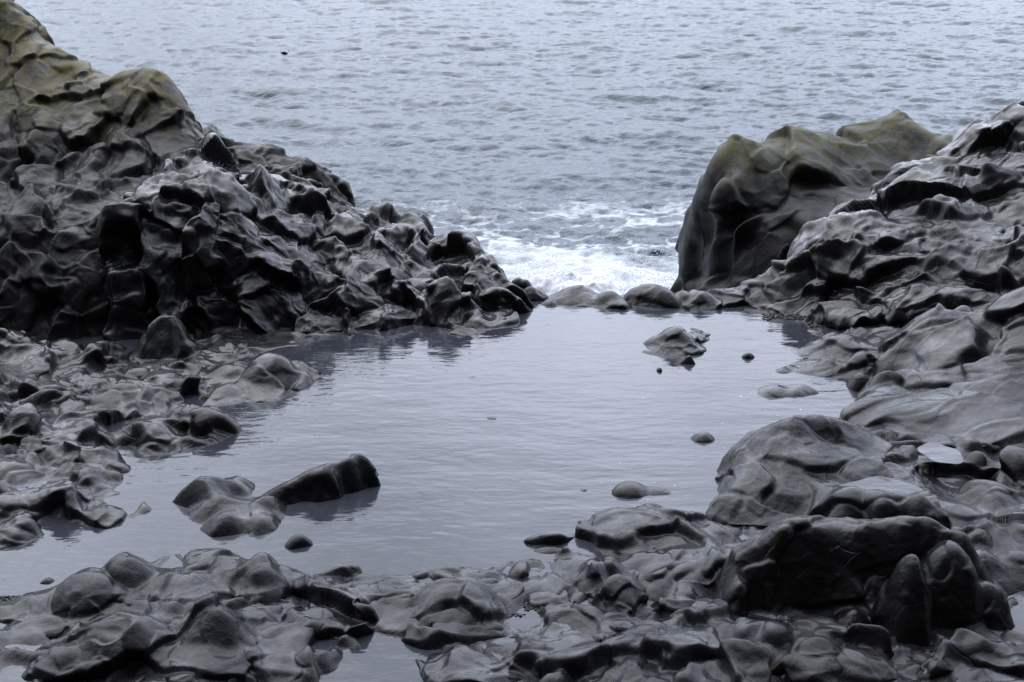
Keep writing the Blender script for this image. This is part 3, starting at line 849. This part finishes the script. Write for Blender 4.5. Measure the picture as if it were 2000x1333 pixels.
slope_rock('hollow_rock', [at_z(1465, 1216, -.05), at_z(1500, 1205, .0), at_z(1560, 1200, .0), at_z(1640, 1205, .02), at_z(1710, 1215, .05),
    (1530, 1060, 9.46), (1600, 1060, 9.48), (1690, 1060, 9.48), (1530, 1150, 9.38), (1600, 1160, 9.38), (1690, 1150, 9.38), (1440, 1130, 9.4), (1460, 1170, 9.3),
    (1738, 1200, 9.25), (1815, 1190, 9.28), (1700, 1255, 8.98), (1671, 1198, 9.08), (1640, 1240, 9.05), (1780, 1120, 9.4), (1860, 1120, 9.36),
    at_z(1760, 1282, -.02), at_z(1840, 1275, -.02), at_z(1900, 1255, -.02), at_z(1985, 1235, -.04), (1950, 1190, 9.25), (1900, 1130, 9.3)],
    ROCK_DARK, 'dark hollowed rock with two upright fins in the right foreground', crest=[(1440, 1097, 9.5), (1496, 1048, 9.55), (1524, 1024, 9.6), (1590, 1020, 9.62), (1650, 1027, 9.62), (1685, 1020, 9.62), (1730, 1024, 9.6), (1772, 1041, 9.5), (1825, 1058, 9.42), (1867, 1082, 9.36)],
    c=.08, seed=136, amp=.13, small=.10, scale=.36, lumps=[(1784, 1082, 1276, 70, dict(zb=0, d=.26, dome=True, q=6, p=2.0, seed=3)), (1858, 1064, 1248, 92, dict(zb=0, d=.28, dome=True, q=6, p=2.0, seed=8)), (1925, 1140, 1245, 60, dict(zb=0, d=.2, dome=True, q=8, p=1.7, seed=5)), (1668, 1192, 1262, 55, dict(zb=0, d=.2, dome=True, q=7, p=1.2, seed=6))], trim=-.15, dpx=2.0)

# near ledges
ledge('rock_ledge', [(1298, 1022, 1085, 70), (1245, 1034, 1085, 45), (1207, 1048, 1067, 24), (1157, 1055, 1075, 32), (1140, 1046, 1070, 35), (1087, 1055, 1075, 20), (1102, 1067, 1100, 22), (1140, 1069, 1095, 28), (1125, 1095, 1122, 40),
    (1047, 1106, 1125, 25), (1133, 1127, 1162, 35), (1190, 1085, 1158, 45), (1345, 1069, 1105, 60), (1217, 1128, 1209, 45), (1297, 1151, 1192, 45), (1335, 1155, 1200, 40), (1363, 1111, 1145, 55)],
    ROCK_NEAR, 'smooth dipped rock ledge at the near right shore, left of the hollow rock', seed=141, amp=.75)
ledge('rock_ledge', [(1028, 1142, 1181, 66), (1017, 1121, 1143, 45), (967, 1123, 1140, 25), (923, 1258, 1340, 78), (860, 1300, 1345, 50), (1024, 1230, 1255, 35), (1105, 1222, 1258, 50), (1160, 1202, 1233, 28), (1140, 1250, 1272, 52),
    (1070, 1268, 1290, 60), (1120, 1310, 1345, 48), (1000, 1290, 1330, 40)],
    ROCK_NEAR, 'broken low rock with a dark notch at the bottom middle of the foreground', seed=142)
ledge('rock_ledge', [(1217, 1226, 1255, 28), (1266, 1237, 1272, 38), (1245, 1275, 1300, 40), (1262, 1310, 1345, 55), (1447, 1217, 1290, 85), (1405, 1250, 1290, 50), (1510, 1233, 1290, 35), (1318, 1244, 1270, 40), (1342, 1270, 1300, 40), (1457, 1280, 1330, 60), (1360, 1305, 1345, 50)],
    ROCK_NEAR, 'rough broken ledge below the hollow rock in the foreground', seed=143, amp=.8, scale=.4)
ledge('rock_ledge', [(1590, 1258, 1325, 55), (1625, 1235, 1270, 40), (1804, 1265, 1305, 38), (1850, 1290, 1320, 40), (1930, 1248, 1325, 70), (1870, 1283, 1300, 18), (1700, 1290, 1340, 60), (1990, 1290, 1340, 50)],
    ROCK_DARK, 'dark low rocks in the bottom right corner', seed=144)
ledge('rock_ledge', [(671, 1132, 1152, 32), (748, 1128, 1153, 42), (825, 1125, 1150, 45), (745, 1143, 1180, 70), (818, 1143, 1180, 60), (916, 1143, 1170, 45), (874, 1170, 1202, 42), (926, 1180, 1209, 40), (797, 1198, 1247, 42), (860, 1198, 1230, 40),
    (734, 1188, 1240, 35), (690, 1223, 1255, 45), (960, 1205, 1230, 30), (640, 1140, 1170, 40), (640, 1185, 1235, 55)],
    ROCK_NEAR, 'low wet ledge at the middle of the near shore', seed=145)
ledge('rock_ledge', [(241, 1090, 1181, 58), (170, 1125, 1215, 70), (87, 1165, 1215, 50), (15, 1190, 1215, 40), (388, 1097, 1115, 36), (350, 1125, 1178, 60), (420, 1120, 1150, 50), (507, 1107, 1167, 38), (455, 1135, 1167, 52), (553, 1121, 1150, 32)],
    ROCK_NEAR, 'smooth rock ledge with a split cone at the near left shore', seed=146, amp=.6)
ledge('rock_ledge', [(415, 1178, 1290, 65), (475, 1190, 1250, 60), (525, 1240, 1279, 55), (245, 1215, 1325, 82), (200, 1180, 1230, 60), (126, 1272, 1335, 50), (400, 1268, 1325, 50), (542, 1279, 1325, 48), (623, 1270, 1328, 42), (650, 1265, 1303, 28), (300, 1320, 1350, 50)],
    ROCK_NEAR, 'heavy rounded rocks in the bottom left foreground', seed=147, amp=.6)

# ------------------------------------------------------------------ puddles held by the rocks
def puddle(px, py, w, h, z):
    c = at_z(px, py, z)
    a = w * c[1] / CP / FPX
    d0, d1 = at_z(px, py + h, z)[1], at_z(px, py - h, z)[1]
    bm = bmesh.new()
    rs = random.Random(int(px))
    vs = []
    for i in range(40):
        t = 2 * math.pi * i / 40
        r = 1 + .08 * math.sin(2 * t + px) + .06 * math.sin(5 * t + py)
        vs.append(bm.verts.new((c[0] + a * r * math.cos(t), (d0 + d1) / 2 + (d1 - d0) / 2 * r * math.sin(t), z)))
    bm.faces.new(vs)
    me = bpy.data.meshes.new('puddle'); bm.to_mesh(me); bm.free()
    me.materials.append(POOL)
    o = bpy.data.objects.new('puddle', me); COL.objects.link(o)
    tag(o, kind='structure')

puddle(1722, 962, 78, 30, .265)
puddle(1838, 886, 40, 20, .365)

# ------------------------------------------------------------------ surf bursting behind the sill
def white_water():
    m, n, l, b = new_mat('white_water')
    b.inputs['Base Color'].default_value = (.80, .82, .85, 1)
    b.inputs['Roughness'].default_value = .9
    b.inputs['Specular IOR Level'].default_value = .2
    return m
WHITE = white_water()

def build_surf():
    rs = np.random.RandomState(5)
    # a ragged tumbling bank of foam
    xs = np.linspace(-3.2, 6.0, 420); ys = np.linspace(25.2, 30.6, 260)
    Yg, Xg = np.meshgrid(ys, xs, indexing='ij')
    P = np.stack([Xg, Yg, 0 * Xg], -1).reshape(-1, 3)
    env = np.exp(-((Yg - 27.6) / 1.25) ** 2) * np.exp(-np.clip(np.abs(Xg - 1.2) / 3.4, 0, 9) ** 4)
    a = fbm(P * .8, 3, 3).reshape(Xg.shape); r = 1 - np.abs(fbm(P * np.array([2.2, 1.4, 1]), 5, 9).reshape(Xg.shape)) * 2
    t = fbm(P * 6, 4, 19).reshape(Xg.shape)
    Z = SEA_Z - .2 + env * (.66 + .45 * a + .08 * r + .06 * t) + .03 * t
    keep = (env[:-1, :-1] > .10)
    V = np.stack([Xg + .15 * fbm(P * 2.5 + 5, 3, 33).reshape(Xg.shape), Yg + .2 * fbm(P * 2.5, 3, 35).reshape(Xg.shape), Z], -1)
    m, n, l, b = new_mat('surf_foam')
    b.inputs['Base Color'].default_value = (.78, .81, .84, 1); b.inputs['Roughness'].default_value = .9; b.inputs['Specular IOR Level'].default_value = .15
    at = n.new('ShaderNodeAttribute'); at.attribute_name = 'cover'
    geo = n.new('ShaderNodeNewGeometry'); tn = n.new('ShaderNodeTexNoise'); tn.inputs['Scale'].default_value = 4.5; tn.inputs['Detail'].default_value = 9; tn.inputs['Roughness'].default_value = .72
    l.new(geo.outputs['Position'], tn.inputs['Vector'])
    ad = n.new('ShaderNodeMath'); ad.operation = 'ADD'; l.new(at.outputs['Fac'], ad.inputs[0]); l.new(tn.outputs[0], ad.inputs[1])
    rg = n.new('ShaderNodeMapRange'); rg.inputs[1].default_value = .72; rg.inputs[2].default_value = 1.05; l.new(ad.outputs[0], rg.inputs[0]); l.new(rg.outputs[0], b.inputs['Alpha'])
    bp = n.new('ShaderNodeBump'); bp.inputs['Distance'].default_value = .06; bp.inputs['Strength'].default_value = .6; l.new(tn.outputs[0], bp.inputs['Height']); l.new(bp.outputs[0], b.inputs['Normal'])
    o = mesh_from_grid('breaking_surf', V, keep, m, attrs={'cover': np.clip(env * 1.05, 0, .75)})
    tag(o, 'white foaming surf breaking against the back of the sill', 'surf', kind='stuff')
    # flung drops
    base = np.array([[1, 0, 0], [-1, 0, 0], [0, 1, 0], [0, -1, 0], [0, 0, 1], [0, 0, -1]], float)
    tri = np.array([[0, 2, 4], [2, 1, 4], [1, 3, 4], [3, 0, 4], [2, 0, 5], [1, 2, 5], [3, 1, 5], [0, 3, 5]])
    vv, ff = [], []
    k = 0
    jets = [(rs.uniform(-2.6, 5.2), rs.uniform(26.4, 28.6), rs.uniform(.2, .75), rs.uniform(-.5, .5), rs.uniform(.15, .4)) for _ in range(90)]
    for (jx, jy, jh, lean, wd) in jets:
        for _ in range(int(70 + 200 * jh)):
            u = rs.rand() ** .75
            x = jx + lean * u + rs.randn() * wd * (.35 + .65 * u)
            y = jy + rs.randn() * .2
            z = SEA_Z + .35 + (jh * 1.5) * u + rs.randn() * .06
            rad = .005 + .015 * rs.rand() ** 3 * (1.2 - u)
            vv.append(base * rad * np.array([1, 1, rs.uniform(1, 1.7)]) + (x, y, z)); ff.append(tri + 6 * k); k += 1
    co = np.concatenate(vv).astype(np.float32); fa = np.concatenate(ff).astype(np.int32)
    me = bpy.data.meshes.new('sea_spray')
    me.vertices.add(len(co)); me.vertices.foreach_set('co', co.ravel())
    me.loops.add(fa.size); me.loops.foreach_set('vertex_index', fa.ravel())
    me.polygons.add(len(fa)); me.polygons.foreach_set('loop_start', np.arange(0, fa.size, 3, dtype=np.int32)); me.polygons.foreach_set('loop_total', np.full(len(fa), 3, np.int32))
    me.update(calc_edges=True); me.materials.append(WHITE)
    o = bpy.data.objects.new('sea_spray', me); COL.objects.link(o)
    tag(o, 'fine white spray flung up above the surf behind the sill', 'spray', kind='stuff')
build_surf()

# ------------------------------------------------------------------ sea duck on the swell
def plain(name, col, rough=.6):
    m, n, l, b = new_mat(name)
    b.inputs['Base Color'].default_value = col
    b.inputs['Roughness'].default_value = rough
    t = n.new('ShaderNodeTexNoise'); t.inputs['Scale'].default_value = 60
    bp = n.new('ShaderNodeBump'); bp.inputs['Strength'].default_value = .3; bp.inputs['Distance'].default_value = .004
    l.new(t.outputs[0], bp.inputs['Height']); l.new(bp.outputs[0], b.inputs['Normal'])
    return m
FEATHER_B, FEATHER_W, BILL = plain('black_feathers', (.012, .012, .013, 1)), plain('white_feathers', (.72, .72, .70, 1)), plain('bill', (.16, .17, .10, 1), .4)

def tube(name, path, mats, split=None, n=16, parent=None):
    """path: (x, z, half width, half height) along the body; one skin"""
    bm = bmesh.new(); rings = []
    for x, z, hw, hh in path:
        rings.append([bm.verts.new((x, hw * math.cos(2 * math.pi * i / n), z + hh * math.sin(2 * math.pi * i / n))) for i in range(n)])
    for a, b_ in zip(rings, rings[1:]):
        for i in range(n):
            f = bm.faces.new((a[i], a[(i + 1) % n], b_[(i + 1) % n], b_[i])); f.smooth = True
            if split: f.material_index = split(f.calc_center_median())
    bm.faces.new(rings[0][::-1]); bm.faces.new(rings[-1])
    me = bpy.data.meshes.new(name); bm.to_mesh(me); bm.free()
    for m in mats: me.materials.append(m)
    o = bpy.data.objects.new(name, me); COL.objects.link(o)
    if parent: o.parent = parent
    return o

def build_bird():
    p = at_z(556, 108, SEA_Z)
    root = bpy.data.objects.new('sea_duck', None); COL.objects.link(root)
    root.location = (p[0], p[1], SEA_Z + .04); root.scale = (1.0, 1.0, 1.0); root.rotation_euler = (0, 0, R(8))
    tag(root, 'small black and white sea duck floating far out on the water', 'bird')
    tube('body', [(-.25, .11, .008, .006), (-.20, .09, .04, .025), (-.12, .06, .085, .065), (0, .045, .105, .085), (.10, .05, .09, .08), (.155, .075, .06, .06), (.175, .12, .038, .042),
                  (.18, .16, .032, .034), (.19, .195, .036, .036), (.215, .21, .034, .034), (.235, .205, .022, .022)], [FEATHER_B, FEATHER_W],
         lambda c: 1 if (c.x > .06 and c.z > .05 and not (c.x > .17 and c.z > .215)) else 0, parent=root)
    tube('bill', [(.225, .205, .018, .02), (.26, .196, .014, .011), (.285, .19, .008, .006)], [BILL], parent=root, n=10)
    for sgn in (-1, 1):
        w = tube('wing', [(-.17, .10, .006, .01), (-.10, .095, .014, .035), (0, .085, .016, .045), (.07, .085, .01, .03)], [FEATHER_B], parent=root, n=10)
        w.location = (0, sgn * .088, 0)
build_bird()

# ------------------------------------------------------------------ pebbles and floating flecks
def scatter(name, spots, label, cat, mat, flat=1.0, seed=1):
    rs = np.random.RandomState(seed)
    bm = bmesh.new(); bmesh.ops.create_icosphere(bm, subdivisions=1, radius=1.0)
    bv = np.array([v.co[:] for v in bm.verts]); bf = np.array([[v.index for v in f.verts] for f in bm.faces]); bm.free()
    vv, ff, k = [], [], 0
    for (px, py, w, h, n, r0, r1) in spots:
        for _ in range(n):
            p = at_z(px + rs.uniform(-1, 1) * w, py + rs.uniform(-1, 1) * h, 0.0)
            z = 0.001 if flat < .5 else max(0.0, float(G(p[:1], p[1:2])[0]) + rs.uniform(-.01, .03))
            r = rs.uniform(r0, r1)
            v = bv * (1 + .25 * rs.randn(len(bv), 1)) * r * np.array([rs.uniform(.8, 1.4), rs.uniform(.8, 1.4), flat * rs.uniform(.6, .9)])
            a = rs.uniform(0, 6.28); c_, s_ = math.cos(a), math.sin(a)
            v = np.stack([v[:, 0] * c_ - v[:, 1] * s_, v[:, 0] * s_ + v[:, 1] * c_, v[:, 2]], -1)
            vv.append(v + (p[0], p[1], z)); ff.append(bf + k); k += len(bv)
    co, fa = np.concatenate(vv), np.concatenate(ff)
    me = bpy.data.meshes.new(name); me.from_pydata(co.tolist(), [], fa.tolist()); me.materials.append(mat)
    for p in me.polygons: p.use_smooth = True
    o = bpy.data.objects.new(name, me); COL.objects.link(o)
    tag(o, label, cat, kind='stuff')

scatter('pebbles', [(1560, 620, 70, 6, 260, .008, .025), (1640, 632, 60, 8, 320, .008, .03), (1700, 640, 40, 6, 160, .01, .03)], 'dark pebbles along the foot of the right slope at the pool edge', 'pebbles', ROCK_DARK, seed=3)
scatter('pebbles', [(1075, 1186, 50, 7, 150, .006, .016), (1000, 1200, 25, 5, 40, .006, .014), (1130, 1215, 40, 10, 30, .006, .014), (950, 1140, 25, 4, 50, .006, .014)], 'small black pebbles in the shallow water of the near ledge', 'pebbles', ROCK_DARK, seed=5)
scatter('pebbles', [(20, 1176, 40, 10, 260, .006, .018)], 'gravel patch by the water at the lower left edge', 'pebbles', ROCK_DARK, seed=7)
scatter('foam_flecks', [(1550, 810, 90, 25, 14, .005, .014), (1450, 850, 60, 30, 8, .004, .010), (1230, 890, 140, 60, 22, .004, .008), (1250, 1000, 80, 25, 12, .004, .009), (1350, 760, 120, 40, 12, .004, .010)], 'white flecks of foam floating on the right of the pool', 'foam', WHITE, flat=.12, seed=9)
